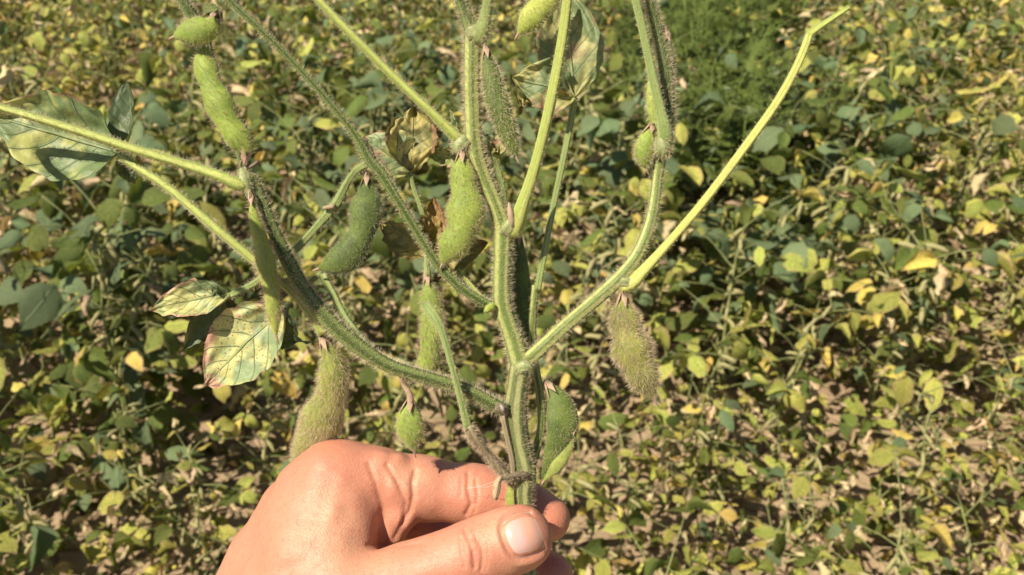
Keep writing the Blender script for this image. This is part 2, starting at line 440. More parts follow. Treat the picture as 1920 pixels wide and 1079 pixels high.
def add_field_plant(x, y, px, py, pods=True):
    sm, leaves, pp = PROTO[rr.randrange(16)]
    rz = rr.uniform(0, 6.28); s = rr.uniform(.85, 1.15)
    s *= .84 if py > 760 else 1
    s *= 1 + .10*greenness(px, py)
    lsc = .80 + .30*greenness(px, py) + .06*min(1, max(0, (py-480)/350))
    pr = kind_probs(px, py)
    pr = pr**rr.uniform(.7, 1.8); pr /= pr.sum()
    keep = .93
    ks = []
    dry_i = []
    for m, hf in leaves:
        if rr.random() > keep: ks.append(-1); continue
        ks.append(int(PCHO.choice(5, p=pr)))
    used = [k for k in ks if k >= 0] or [2]
    lab, grp = plant_label(np.array(used), where(px, py))
    t = thing('soybean_plant', lab, 'soybean plant', (x, y, gheight(x, y)), grp)
    t.rotation_euler = (rr.uniform(-.12, .12), rr.uniform(-.12, .12), rz); t.scale = (s, s, s)
    so_ = bpy.data.objects.new('stem', sm[1 if pr[4] > .3 else 0]); C.objects.link(so_); so_.parent = t
    cz, sz = math.cos(rz), math.sin(rz)
    def near(m):
        q = m.translation*s
        return (Vector((x + q.x*cz - q.y*sz, y + q.x*sz + q.y*cz, q.z)) - Vector(CAM)).length < 1.12
    for (m, hf), k in zip(leaves, ks):
        if k < 0 or near(m): continue
        dry = (k == 4) or (k == 3 and rr.random() < .5) or (k == 2 and rr.random() < .35) or (k == 0 and rr.random() < .12)
        me = LEAFM[(k, dry, rr.randrange(9 if dry else 8))]
        o = bpy.data.objects.new('leaf', me); C.objects.link(o); o.parent = t
        o.matrix_local = m @ Matrix.Scale(lsc*(rr.uniform(.6, 1.05) if dry else rr.triangular(.55, 1.45, .95)), 4)
    if pods:
        for m in pp:
            if near(m): continue
            o = bpy.data.objects.new('pod', FPOD); C.objects.link(o); o.parent = t; o.matrix_local = m
for i, (_, x, y, px, py) in enumerate(sel): add_field_plant(x, y, px, py, i < 130)

# one bright yellow leaf that stands out behind the right branch
d_ = (1.5-.53)/(1.5-W(1060, 553, 1.0)[2]); q_ = Vector(W(1060, 566, d_))
host = min((o_ for o_ in C.objects if o_.get('category') == 'soybean plant'), key=lambda o_: (o_.location.xy-q_.xy).length)
for px_, py_, s_, k_ in ((1060, 572, .056, 3), (1052, 612, .040, 3), (1046, 640, .036, 3)):
    q_ = Vector(W(px_, py_, d_)); Zl = (SUN*.5 - Vector(FW)*.5 + Vector((.1, 0, .1))).normalized(); Xl = (Vector(UP)+Vector(RT)*.15); Xl = (Xl - Zl*Xl.dot(Zl)).normalized(); Yl = Zl.cross(Xl)
    me_ = LEAFM[(k_, False, 2)]; o = bpy.data.objects.new('leaf', me_); C.objects.link(o); o.parent = host; o['label'] = 'bright yellow leaf'
    hm = Matrix.LocRotScale(host.location, host.rotation_euler, host.scale)
    o.matrix_local = hm.inverted() @ Matrix(((Xl.x*s_, Yl.x*s_, Zl.x*s_, q_.x), (Xl.y*s_, Yl.y*s_, Zl.y*s_, q_.y), (Xl.z*s_, Yl.z*s_, Zl.z*s_, q_.z), (0, 0, 0, 1)))

# the rest of the crop, outside the frame and far away: one mass
def crop_mass(name, spots, mat_ids):
    r = random.Random(77)
    allV = []; allF = []; allU = []; mi = []; off = 0
    low = {True: [small_leaf(300+i, True, 3, 2) for i in range(5)], False: [small_leaf(200+i, False, 3, 2) for i in range(5)]}
    for x, y in spots:
        sm, leaves, _ = PROTO[r.randrange(16)]
        B = Matrix.Translation((x, y, 0)) @ Matrix.Rotation(r.uniform(0, 6.28), 4, 'Z') @ Matrix.Scale(r.uniform(.85, 1.15), 4)
        p = np.array([x, y, .4]); v = (p-CAM) @ FW
        if v > .3: px, py = proj(p)
        else: px, py = 960, 900
        pr = kind_probs(px, py)
        for m, hf in leaves:
            if r.random() < .1: continue
            k = r.choices(range(5), pr)[0]; dry = k == 4
            V, Fc, UV = low[dry][r.randrange(5)]
            A = np.array(B @ m)
            if np.linalg.norm(A[:3, 3]-CAM) < 1.2: continue
            allV.append(V @ A[:3, :3].T + A[:3, 3]); allF.append(np.array(Fc)+off); allU += UV; mi += [k]*len(Fc); off += len(V)
        me = sm[0]; co = np.zeros(len(me.vertices)*3); me.vertices.foreach_get('co', co); co = co.reshape(-1, 3)
        A = np.array(B)
        if (v < 7):
            fs = [tuple(i+off for i in p_.vertices) for p_ in me.polygons if len(p_.vertices) == 4]
            allV.append(co @ A[:3, :3].T + A[:3, 3]); allF.append(np.array(fs)); allU += [(0, 0)]*len(co); mi += [5]*len(fs); off += len(co)
    o = mesh_obj(name, np.concatenate(allV), np.concatenate(allF), LM[0], uv=allU, kind='stuff')
    for k in (1, 2, 3, 4): o.data.materials.append(LM[k])
    o.data.materials.append(M_fstem)
    o.data.polygons.foreach_set('material_index', mi); return o
o = crop_mass('soybean_crop', rest, None)
o['label'] = 'dense mass of ripening soybean crop filling the far and outer field'; o['category'] = 'crop'

# fallen leaves and bits on the soil
r = random.Random(21); allV = []; allF = []; allU = []; mi = []; off = 0
for i in range(14000):
    y = r.uniform(.2, 5.2); x = r.uniform(-1, 1)*(1.1 + y*.75)
    V, Fc, UV = SH[True][r.randrange(9)] if i % 3 else SH[False][r.randrange(8)]
    s = r.uniform(.025, .055)
    A = Matrix.Translation((x, y, gheight(x, y)+(r.uniform(.004, .02) if i % 3 else r.uniform(.02, .09)))) @ Matrix.Rotation(r.uniform(0, 6.28), 4, 'Z') @ Matrix.Rotation(r.gauss(0, .5 if i % 3 else 1.1), 4, 'X') @ Matrix.Rotation(r.gauss(0, .4), 4, 'Y') @ Matrix.Scale(s, 4)
    A = np.array(A); allV.append(V @ A[:3, :3].T + A[:3, 3]); allF.append(np.array(Fc)+off); allU += UV
    mi += [r.choices((0, 1, 2, 3), (.40, .08, .32, .20))[0]]*len(Fc); off += len(V)
o = mesh_obj('leaf_litter', np.concatenate(allV), np.concatenate(allF), LM[4], uv=allU, kind='stuff')
o.data.materials.append(LM[3]); o.data.materials.append(LM[2]); o.data.materials.append(LM[0]); o.data.polygons.foreach_set('material_index', mi)
o['label'] = 'dry tan and yellow leaf litter lying on the soil between the plants'; o['category'] = 'leaf litter'

# feathery weeds in the upper right middle
def weed_parts(seed):
    r = random.Random(seed); V = []; Fc = []; SV = []; SF = []
    def st(path, rad, n=4):
        v, f = rings(path, rad, n); o = len(SV); SV.extend(v); SF.extend([tuple(i+o for i in q) for q in f])
    for k in range(9):
        a = r.uniform(0, 6.28); h = r.uniform(.38, .62); sp = r.uniform(.03, .16)
        top = Vector((math.cos(a)*sp, math.sin(a)*sp, h)); mid = Vector((math.cos(a)*sp*.35, math.sin(a)*sp*.35, h*.55))
        st([Vector((0, 0, -.02)), mid, top], [.003, .002, .001])
        for q in range(9):
            f = .3 + .7*q/8; b = mid.lerp(top, (f-.3)/.7) if f > .3 else mid
            a2 = r.uniform(0, 6.28); L = r.uniform(.06, .12)*(1.15-.5*f)
            d = Vector((math.cos(a2), math.sin(a2), r.uniform(.1, .9))).normalized(); sd = d.cross(Vector((0, 0, 1))).normalized()
            st([b, b+d*L], [.0009, .0005], 3)
            for i in range(1, 9):
                for sg in (-1, 1):
                    c = b + d*L*i/8; l2 = L*.45*(1.1-i/9)
                    dd = (d*.6 + sd*sg + Vector((0, 0, r.uniform(-.2, .3)))).normalized()
                    for jj in range(3):
                        cc = c + dd*l2*jj/3; l3 = l2*.45; up = Vector((r.uniform(-.4, .4), r.uniform(-.4, .4), 1)).normalized(); wv = dd.cross(up).normalized()*l3*.34
                        dq = (dd + d*r.uniform(-.6, .8)).normalized()
                        o = len(V); V += [cc, cc+dq*l3*.5+wv, cc+dq*l3, cc+dq*l3*.5-wv]; Fc.append((o, o+1, o+2, o+3))
    return raw_mesh('foliage', V, Fc, None, M_weed), raw_mesh('stem', SV, SF, None, M_weedstem)
WP = [weed_parts(900+i) for i in range(4)]
r = random.Random(44); cnt = 0
y = 2.2
while y < 7.5:
    x = -1.0
    while x < 4.0:
        xx = x + r.uniform(-.07, .07); yy2 = y + r.uniform(-.07, .07); x += .15
        px, py = proj((xx, yy2, .45))
        if r.random() < weedzone(px, py)*1.25 - .2:
            fm, smh = WP[r.randrange(4)]
            t = thing('feathery_weed', 'bright green feathery leaved weed growing in a patch among the soybeans', 'weed', (xx, yy2, gheight(xx, yy2)), 'feathery weeds in the crop')
            s = r.uniform(.85, 1.15); t.scale = (s, s, s); t.rotation_euler = (0, 0, r.uniform(0, 6.28))
            for nm, me in (('foliage', fm), ('stem', smh)):
                o = bpy.data.objects.new(nm, me); C.objects.link(o); o.parent = t
            o = None; cnt += 1
    y += .17
print('weeds', cnt)

# ------------------------------------------------------------------ held soybean plant
BASE = P(985, 1230, 0)
plant = thing('soybean_plant', 'large hairy soybean sprig with green pods held upright between thumb and finger', 'soybean plant', BASE)

def catmull(pts, step=0.0022):
    pts = np.array(pts, float); out = []
    n_ = len(pts)
    for i in range(n_-1):
        p0 = pts[max(i-1, 0)]; p1 = pts[i]; p2 = pts[i+1]; p3 = pts[min(i+2, n_-1)]
        if i == 0: p0 = 2*p1 - p2
        if i == n_-2: p3 = 2*p2 - p1
        m = max(2, int(np.linalg.norm(p2[:3]-p1[:3])/step))
        for k in range(m):
            t = k/m
            out.append(.5*((2*p1)+(-p0+p2)*t+(2*p0-5*p1+4*p2-p3)*t*t+(-p0+3*p1-3*p2+p3)*t**3))
    out.append(pts[-1]); return np.array(out)

def unit(a): return a/np.maximum(np.linalg.norm(a, axis=-1, keepdims=True), 1e-12)

def sweep(path, rad, n_, prof, ref, ellip=1.0):
    """path (N,3), rad (N,), prof(u array, i)->radius factor (n,), ref: direction for the thin axis"""
    T = unit(np.gradient(path, axis=0)); N = len(path)
    U = np.linspace(0, 2*math.pi, n_, endpoint=False)
    V = []; NR = []; TT = []
    for i in range(N):
        t = T[i]; w = ref - t*(ref @ t); w = w/np.linalg.norm(w); b = np.cross(t, w)
        f = prof(U, i/(N-1))
        c = np.cos(U)*f; s = np.sin(U)*f*ellip
        V.append(path[i] + rad[i]*(c[:, None]*b + s[:, None]*w))
        nn = unit(np.cos(U)[:, None]*b*ellip + np.sin(U)[:, None]*w); NR.append(nn); TT.append(np.repeat(t[None], n_, 0))
    V = np.concatenate(V); NR = np.concatenate(NR); TT = np.concatenate(TT)
    Fc = [(i*n_+k, i*n_+(k+1) % n_, (i+1)*n_+(k+1) % n_, (i+1)*n_+k) for i in range(N-1) for k in range(n_)]
    Fc.append(tuple(range(n_-1, -1, -1))); Fc.append(tuple(range((N-1)*n_, N*n_)))
    L = np.concatenate([[0], np.cumsum(np.linalg.norm(np.diff(path, axis=0), axis=1))])
    UV = np.stack([np.tile(U/(2*math.pi), N), np.repeat(L, n_)], 1)
    return V, Fc, UV, NR, TT

def hairs(parent, V, Fc, NR, TT, dens, length, mat, width=.00009, lie=.35, name='hairs'):
    q = np.array([f for f in Fc if len(f) == 4]); 
    a = V[q[:, 0]]; b = V[q[:, 1]]; c = V[q[:, 2]]; d = V[q[:, 3]]
    ar = np.linalg.norm(np.cross(c-a, d-b), axis=1)*.5
    Nh = int(ar.sum()*1e6*dens*.75)
    if Nh < 3: return
    idx = rng.choice(len(q), Nh, p=ar/ar.sum()); u = rng.random((Nh, 1)); v = rng.random((Nh, 1))
    Pp = (a[idx]*(1-u)+b[idx]*u)*(1-v)+(d[idx]*(1-u)+c[idx]*u)*v
    nr = NR[q[idx, 0]]; tt = TT[q[idx, 0]]
    dr = unit(nr + tt*(lie*rng.standard_normal((Nh, 1))*.6 + lie*.5) + .28*rng.standard_normal((Nh, 3)))
    dr2 = unit(dr + .45*rng.standard_normal((Nh, 3)) + tt*lie*.5)
    L = length*(.45+.75*rng.random((Nh, 1)))
    e1 = unit(np.cross(dr, rng.standard_normal((Nh, 3)))); e2 = np.cross(dr, e1)
    ring = []
    for k in range(3):
        an = 2*math.pi*k/3; ring.append((math.cos(an)*e1+math.sin(an)*e2)*width*.5)
    b0 = [Pp - dr*.0001 + r_ for r_ in ring]; m0 = [Pp + dr*L*.55 + r_*.75 for r_ in ring]; tip = Pp + dr*L*.55 + dr2*L*.45
    VV = np.stack(b0 + m0 + [tip], 1).reshape(-1, 3)
    base = (np.arange(Nh)*7)[:, None]
    quads = np.concatenate([base + np.array([[k, (k+1) % 3, 3+(k+1) % 3, 3+k]]) for k in range(3)])
    tris = np.concatenate([base + np.array([[3+k, 3+(k+1) % 3, 6]]) for k in range(3)])
    return mesh_obj(name, VV, quads.tolist()+tris.tolist(), mat, parent, smooth=False, kind='stuff', base=BASE)

def tube(name, pts, mat, ridge=.05, nr=7, hd=2.2, hl=.0030, hm=None, label=None, sides=20, knob=.02, parent=None, lie=.3):
    """pts: (px, py, z mm, width px)"""
    c = [list(P(x, y, z)) + [w/2*(D-z/1000)/F] for x, y, z, w in pts]
    s = catmull(c); path = s[:, :3]; rad = np.maximum(s[:, 3], .0002)
    ph = rnd.uniform(0, 6)
    pw = np.array([1 + knob*noise.noise((i*.23, ph, 0)) for i in range(len(rad))]); rad = rad*pw
    V, Fc, UV, NR, TT = sweep(path, rad, sides, lambda U, i: 1 + ridge*np.sin(nr*U + ph + i*1.5), -FW*.8+UP*.15+RT*.3)
    o = mesh_obj(name, V, Fc, mat, parent or plant, uv=UV, base=BASE)
    if label: o['label'] = label
    if hd: hairs(o, V, Fc, NR, TT, hd if name != 'petiole' or hd > 1.6 else hd*1.7, hl*.78, hm or M_hairw, lie=lie)
    return o

def pod(pts, mat, seeds, hd=3.0, hl=.0028, hm=None, label=None, thick=.62, face=None, calyx=True, lie=.5, bulge=.16, beak=True):
    """pts from the stalk end to the tip: (px, py, z, width px)"""
    c = [list(P(x, y, z)) + [w/2*(D-z/1000)/F] for x, y, z, w in pts]
    s = catmull(c, .0012); path = s[:, :3]; N = len(path); ii = np.linspace(0, 1, N)
    env = np.minimum(1, np.sin(np.pi*np.clip(ii, 0, 1))**.36*1.02)
    env = np.where(ii < .5, np.maximum(env, .28), np.maximum(env, .06))
    if seeds: env = env*(1 - bulge*.6 + bulge*(.5 - .5*np.cos(2*math.pi*(ii*seeds))))
    rad = s[:, 3]*env*.95
    ref = -FW if face is None else unit(face[0]*RT+face[1]*UP-face[2]*FW)
    def prof(U, i):
        f = np.ones_like(U)
        f += .09*np.exp(-((np.cos(U)-1)/.04)**2) + .06*np.exp(-((np.cos(U)+1)/.04)**2)
        return f
    V, Fc, UV, NR, TT = sweep(path, rad, 26, prof, ref, thick)
    # unevenness
    jit = np.array([noise.noise((v[0]*120, v[1]*120, v[2]*120)) for v in V])*.00022
    V = V + NR*jit[:, None]
    o = mesh_obj('pod', V, Fc, mat, plant, uv=UV, base=BASE)
    if label: o['label'] = label
    hairs(o, V, Fc, NR, TT, hd*1.25, hl*.72, hm or M_hairw, lie=lie)
    if beak:
        e = path[-1]; t = unit(path[-1]-path[-3])
        bp = [Vector(e - t*.001), Vector(e + t*.0012 + RT*.0003), Vector(e + t*.0030 + RT*.0009)]
        bv, bf = rings(bp, [.0006, .0004, .0001], 6)
        mesh_obj('beak', [tuple(v) for v in bv], bf, M_calyx, o, base=BASE)
    if calyx:
        p0 = path[0]; t0 = unit(path[2]-path[0]); w = ref - t0*(ref @ t0); w /= np.linalg.norm(w); b = np.cross(t0, w)
        vv = []; ff = []
        for k in range(5):
            a = 2*math.pi*k/5 + .4; d = math.cos(a)*b + math.sin(a)*w; r0 = rad[2]*.75
            side = np.cross(t0, d)
            o0 = len(vv)
            vv += [p0 - t0*.0022 + d*r0*.3 - side*.0003, p0 - t0*.0022 + d*r0*.3 + side*.0003,
                   p0 + t0*.001 + d*(r0*1.15) + side*.0011, p0 + t0*.001 + d*(r0*1.15) - side*.0011,
                   p0 + t0*.0048 + d*(r0*1.7+.0004+.0006*(k % 2))]
            ff += [(o0, o0+1, o0+2, o0+3), (o0+3, o0+2, o0+4)]
        for k in range(5):      # closes the cup
            a0 = k*5; a1 = ((k+1) % 5)*5
            ff.append((a0+1, a1, a1+3, a0+2))
        mesh_obj('calyx', vv, ff, M_calyx, o, base=BASE)
    return o

# --- stems
tube('stem', [(992, 1230, 0, 30), (990, 1120, 0, 36), (984, 1000, 0, 34), (982, 930, 0, 36), (984, 885, 0, 42), (972, 830, 0, 44), (966, 780, 0, 44), (970, 730, 0, 40), (977, 688, 0, 42)],
     M_stemlow, .07, 7, 2.0, .0024, M_hairb, 'weathered lower stem with brown streaks', knob=.10)
tube('stem', [(977, 690, 0, 40), (965, 645, 0, 36), (950, 600, 0, 33), (942, 565, 0, 34), (942, 500, 0, 34), (944, 440, 0, 36), (944, 424, 0, 38)], M_stem, .06, 7, 2.6, label='pale striped green middle stem')
tube('stem', [(944, 430, 0, 34), (928, 380, 0, 28), (905, 325, 0, 28), (890, 275, 0, 32), (886, 200, 0, 31), (885, 120, 0, 31), (888, 62, 0, 34)], M_stem, .06, 7, 3.2, .0034, label='upper stem densely covered in pale hairs')
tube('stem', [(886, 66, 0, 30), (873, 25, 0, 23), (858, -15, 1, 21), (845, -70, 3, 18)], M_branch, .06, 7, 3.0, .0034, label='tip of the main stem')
# --- branches
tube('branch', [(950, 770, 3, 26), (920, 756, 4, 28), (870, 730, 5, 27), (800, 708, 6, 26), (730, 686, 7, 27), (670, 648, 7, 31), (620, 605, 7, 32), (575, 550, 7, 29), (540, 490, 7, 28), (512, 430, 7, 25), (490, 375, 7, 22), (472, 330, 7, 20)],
     M_branch, .06, 6, 2.6, .0032, label='curved left branch, dark green with painted shade')
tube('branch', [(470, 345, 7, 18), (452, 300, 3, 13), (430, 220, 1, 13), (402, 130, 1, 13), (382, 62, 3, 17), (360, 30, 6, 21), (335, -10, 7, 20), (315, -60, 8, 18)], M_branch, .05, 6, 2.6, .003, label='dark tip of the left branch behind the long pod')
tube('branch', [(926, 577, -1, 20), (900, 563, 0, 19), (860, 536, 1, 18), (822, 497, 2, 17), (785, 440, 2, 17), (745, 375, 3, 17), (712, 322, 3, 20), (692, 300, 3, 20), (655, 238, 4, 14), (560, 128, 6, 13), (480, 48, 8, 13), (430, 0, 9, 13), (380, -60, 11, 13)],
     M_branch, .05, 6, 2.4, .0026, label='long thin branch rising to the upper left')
tube('branch', [(980, 682, 0, 26), (1005, 662, 2, 27), (1060, 612, 3, 26), (1120, 560, 4, 26), (1162, 522, 4, 28), (1195, 478, 3, 24), (1220, 415, 2, 22), (1232, 340, 1, 20), (1240, 275, 1, 24)], M_stem, .06, 6, 2.4, .0026, label='right branch curving upward')
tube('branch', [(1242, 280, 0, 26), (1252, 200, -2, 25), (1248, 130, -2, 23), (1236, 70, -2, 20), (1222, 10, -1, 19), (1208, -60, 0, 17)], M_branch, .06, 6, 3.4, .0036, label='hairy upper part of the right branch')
tube('branch', [(986, 895, -2, 18), (1002, 855, -5, 17), (1015, 800, -7, 15), (1012, 740, -8, 16), (1002, 680, -9, 16), (998, 610, -9, 15), (1004, 535, -9, 15)], M_stem, .05, 5, 2.0, .0022, label='slender branch just behind the main stem')
# --- petioles
tube('petiole', [(962, 440, 2, 30), (970, 418, 4, 32), (980, 385, 6, 26), (1000, 325, 8, 21), (1022, 240, 10, 20), (1043, 140, 12, 20), (1058, 50, 14, 19), (1070, -60, 17, 18)], M_pet, .03, 4, .7, .0018, label='bright yellow green petiole rising from the main node')
tube('petiole', [(1162, 540, 3, 26), (1183, 532, 4, 30), (1205, 510, 5, 22), (1250, 460, 6, 17), (1320, 378, 8, 16.5), (1400, 272, 10, 16.5), (1458, 190, 12, 16), (1496, 120, 13, 15), (1518, 64, 14, 14)], M_petl, .03, 4, .55, .0018, label='long bright petiole bending to the upper right')
tube('petiole', [(1516, 68, 14, 15), (1524, 60, 14, 14), (1556, 38, 15, 11), (1592, 14, 16, 9)], M_pet, .03, 4, .5, .0014, label='broken thin end of the long right petiole')
tube('petiole', [(462, 348, 9, 22), (444, 346, 10, 26), (415, 332, 11, 22), (350, 310, 12, 19), (250, 280, 14, 18), (150, 247, 16, 17), (60, 219, 18, 16), (0, 202, 19, 15), (-60, 186, 22, 15), (-120, 165, 38, 15), (-140, 135, 70, 15), (-95, 112, 95, 16), (-42, 112, 104, 18)], M_pet, .03, 4, 1.3, .0022, label='yellow green petiole reaching to the left edge')  # beyond the edge, bent nearer to carry the added shading leaflet
tube('petiole', [(606, 628, 4, 20), (592, 603, 4, 17), (560, 562, 4, 15), (528, 530, 5, 16), (475, 487, 7, 17), (400, 424, 8, 18), (320, 356, 8, 17), (262, 318, 8, 15), (224, 294, 7, 16)], M_pet, .03, 4, 1.4, .0022, label='light green petiole carrying the big left leaf')
tube('petiole', [(868, 270, 0, 26), (848, 250, 2, 22), (805, 208, 4, 17), (725, 132, 6, 16), (650, 56, 9, 16), (600, 4, 11, 15), (550, -50, 13, 14)], M_pet, .03, 4, .9, .0020, label='yellow green petiole going to the upper left')
tube('petiole', [(896, 78, 2, 26), (904, 60, 4, 30), (911, 30, 5, 22), (917, -5, 7, 19), (924, -70, 9, 17)], M_petg, .03, 4, 2.6, .0030)
tube('petiole', [(1248, 268, 4, 30), (1246, 245, 6, 27), (1238, 205, 7, 19), (1222, 135, 8, 17), (1206, 60, 9, 16), (1192, 0, 10, 16), (1178, -60, 11, 15)], M_petg, .03, 4, .8, .0022, label='smooth green petiole in front of the right branch')
tube('petiole', [(1008, 545, -8, 14), (1012, 520, -8, 13), (1034, 405, -9, 12), (1056, 300, -9, 12), (1070, 230, -10, 12), (1077, 184, -10, 13)], M_petg, .03, 4, .9, .0014, label='thin green petiole to the mottled upper leaf')
tube('petiole', [(690, 308, 0, 16), (668, 320, -1, 14), (650, 345, -2, 14), (634, 378, -3, 20), (620, 396, -3, 19), (585, 436, -4, 15), (545, 477, -5, 15), (480, 530, -5, 14), (426, 557, -4, 11)], M_petg, .03, 4, 2.2, .0022, label='petiole passing behind the left branch')
tube('petiole', [(694, 655, 4, 15), (672, 628, 3, 14), (645, 590, 2, 13), (622, 545, 1, 13), (606, 514, 1, 12)], M_petg, .03, 4, 1.8, .0022)
tube('petiole', [(604, 512, 1, 9), (588, 524, 0, 9), (568, 542, -1, 10)], M_petg, .03, 4, 1.6, .0016)
tube('petiole', [(798, 572, 6, 16), (812, 590, 9, 21), (828, 620, 11, 15), (846, 680, 12, 13), (862, 740, 12, 13), (878, 805, 11, 17)], M_petg, .03, 4, 1.3, .0018, label='light green petiole crossing in front of the left branch')
tube('petiole', [(876, 798, 11, 19), (892, 824, 9, 21), (918, 856, 5, 18), (946, 890, 1, 20), (960, 905, 0, 18)], M_petd, .06, 5, 3.4, .0026, M_hairb, label='dry brown hairy lower end of the crossing petiole', knob=.25)
tube('petiole', [(766, 322, -8, 9), (780, 365, -8, 9), (794, 410, -7, 10), (800, 470, -6, 10), (800, 500, -5, 10), (803, 520, -4, 14)], M_petg, .03, 4, 1.8, .0020)
tube('petiole', [(858, 505, -2, 8), (880, 532, -1, 8), (905, 560, 0, 9), (925, 575, 0, 9)], M_pet, .03, 4, 1.4, .0016)
tube('petiole', [(918, 268, -5, 11), (930, 310, -4, 12), (942, 355, -3, 12), (950, 410, -2, 13)], M_petg, .03, 4, 2.0, .0022)
# --- swollen nodes, buds and bracts
tube('node', [(1150, 534, 4, 16), (1166, 528, 5, 22), (1184, 534, 4, 24)], M_node, .08, 5, 2, .002, knob=.2)
tube('node', [(952, 432, 2, 34), (958, 424, 4, 30), (962, 414, 5, 20)], M_node, .05, 5, 1.5, .002)
tube('node', [(455, 318, 8, 16), (460, 335, 9, 26), (466, 352, 9, 22), (470, 372, 9, 13)], M_node, .06, 5, 3, .0022)
tube('node', [(975, 690, 2, 30), (984, 688, 4, 26), (992, 692, 4, 16), (995, 704, 3, 10)], M_node, .08, 5, 1.6, .0018, knob=.2)
tube('node', [(876, 262, 1, 30), (862, 275, 1, 30), (858, 290, 0, 20)], M_node, .08, 5, 3, .003, knob=.2)
tube('node', [(888, 66, 1, 38), (895, 58, 3, 32), (898, 48, 3, 16)], M_node, .05, 5, 3, .003)
tube('node', [(1236, 258, 4, 20), (1242, 275, 5, 34), (1240, 295, 3, 24)], M_node, .06, 5, 3.5, .003)
tube('bud', [(926, 574, 3, 16), (916, 579, 4, 15), (911, 585, 5, 8)], M_pody, .02, 5, .8, .001)
tube('bud', [(628, 388, -1, 10), (616, 389, 0, 9), (606, 391, 0, 6)], M_husk, .02, 5, 0, .001)
tube('bract', [(962, 425, 6, 10), (957, 402, 7, 13), (954, 380, 7, 3)], M_calyx, .02, 4, .8, .001, sides=10)
tube('tendril', [(456, 318, 8, 8), (472, 312, 9, 8), (484, 303, 9, 6)], M_twig, .02, 4, 0, .001, sides=8)
tube('tendril', [(455, 325, 8, 7), (450, 308, 9, 6), (458, 298, 9, 3)], M_twig, .02, 4, 0, .001, sides=8)
tube('scar', [(928, 762, 5, 20), (942, 768, 5, 19), (950, 776, 4, 12)], M_twig, .05, 4, .5, .001)
tube('scar', [(938, 760, 7.5, 4), (942, 765, 8, 8), (944, 772, 8, 5)], plain('scar_grey', (.30, .26, .24), .8), .02, 4, 0, .001)
tube('dried_strip', [(942, 780, 5, 10), (950, 815, 5, 9), (960, 860, 4, 10), (964, 900, 3, 8)], M_petd, .05, 4, .6, .001)
tube('twig', [(992, 893, 4, 11), (972, 890, 6, 12), (950, 896, 8, 11), (938, 896, 9, 7)], M_twig, .06, 4, 2, .0016, M_hairb, 'short dark dead twig at the fingertip', knob=.3)
tube('twig', [(940, 894, 9, 9), (933, 905, 10, 11), (931, 920, 11, 15), (928, 937, 11, 12)], M_husk, .12, 5, 1.2, .0014, M_hairb, 'shrivelled tan husk hanging from the twig', knob=.35)
pod([(992, 880, -4, 30), (978, 905, -3, 40), (972, 935, -3, 46), (985, 975, -4, 40), (990, 1010, -4, 24)], M_podb, 0, 2.2, .0012, M_hairb, 'flat olive husk clasped against the index finger', thick=.35, calyx=False)

# --- pods
pod([(404, 30, 12, 40), (395, 48, 13, 52), (372, 58, 14, 52), (348, 62, 14, 44), (324, 70, 13, 20)], M_podg, 0, 2.2, .0026, label='short plump green pod at the top left')
pod([(460, 300, 10, 34), (458, 276, 10, 50), (432, 238, 11, 54), (410, 195, 11, 50), (392, 150, 10, 50), (382, 112, 9, 48), (384, 82, 8, 34)], M_podg, 3, 1.5, .0040, M_hairb, 'bright green lobed pod beside the left branch', bulge=.28)
pod([(470, 366, 12, 18), (477, 410, 13, 24), (490, 455, 13, 33), (502, 510, 13, 34), (511, 560, 13, 33), (515, 600, 12, 30), (518, 632, 11, 12)], M_pody, 3, 3.0, .0034, M_hairb, 'long narrow pod seen edge on against the dark branch', thick=.8, bulge=.2)
pod([(688, 334, 5, 42), (688, 375, 7, 58), (684, 418, 8, 58), (672, 452, 8, 56), (650, 480, 8, 56), (618, 497, 8, 54), (594, 505, 7, 26)], M_podd, 2, 3.0, .0022, M_hairg, 'kinked pod, dark green with painted shade, under the long thin branch', bulge=.30)
pod([(866, 288, 3, 44), (868, 335, 4, 54), (874, 385, 5, 66), (864, 435, 6, 66), (844, 470, 6, 60), (828, 496, 5, 40)], M_podg, 3, 3.4, .0024, M_hairb, 'green two seeded pod hanging left of the main stem', bulge=.26)
pod([(911, 92, 5, 26), (918, 130, 6, 36), (928, 175, 7, 42), (944, 225, 7, 42), (958, 265, 6, 40), (968, 297, 5, 20)], M_podd, 3, 4.2, .0030, M_hairw, 'hairy pod, dark with painted shade, hanging right of the upper stem', bulge=.08)
pod([(1046, -30, 3, 40), (1030, -5, 4, 48), (1008, 22, 5, 50), (988, 45, 5, 44), (970, 66, 4, 22)], M_pody, 2, 2.6, .0022, label='yellow green pod hanging from the top edge', bulge=.12)
pod([(1168, 556, 5, 44), (1172, 600, 6, 62), (1184, 650, 7, 70), (1204, 700, 7, 68), (1220, 735, 6, 44), (1226, 750, 6, 14)], M_podf, 3, 4.2, .0036, M_hairb, 'brown fuzzy pod hanging alone under the right branch', bulge=.28)
pod([(604, 636, 4, 44), (624, 680, 2, 62), (624, 730, -3, 66), (608, 780, -12, 74), (586, 830, -24, 78), (566, 900, -38, 60)], M_podb, 3, 3.8, .0030, M_hairb, 'large rusty green pod reaching down behind the knuckle', bulge=.20)
pod([(769, 755, 4, 34), (768, 785, 5, 50), (772, 818, 5, 50), (775, 846, 4, 22)], M_podg, 1, 3.0, .0026, M_hairb, 'small single seeded pod above the finger', bulge=0)
tube('pod_stalk', [(752, 708, 6, 10), (757, 722, 5, 9), (768, 740, 5, 11), (770, 762, 4, 16)], M_calyx, .05, 4, 2, .0014, M_hairb, knob=.3)
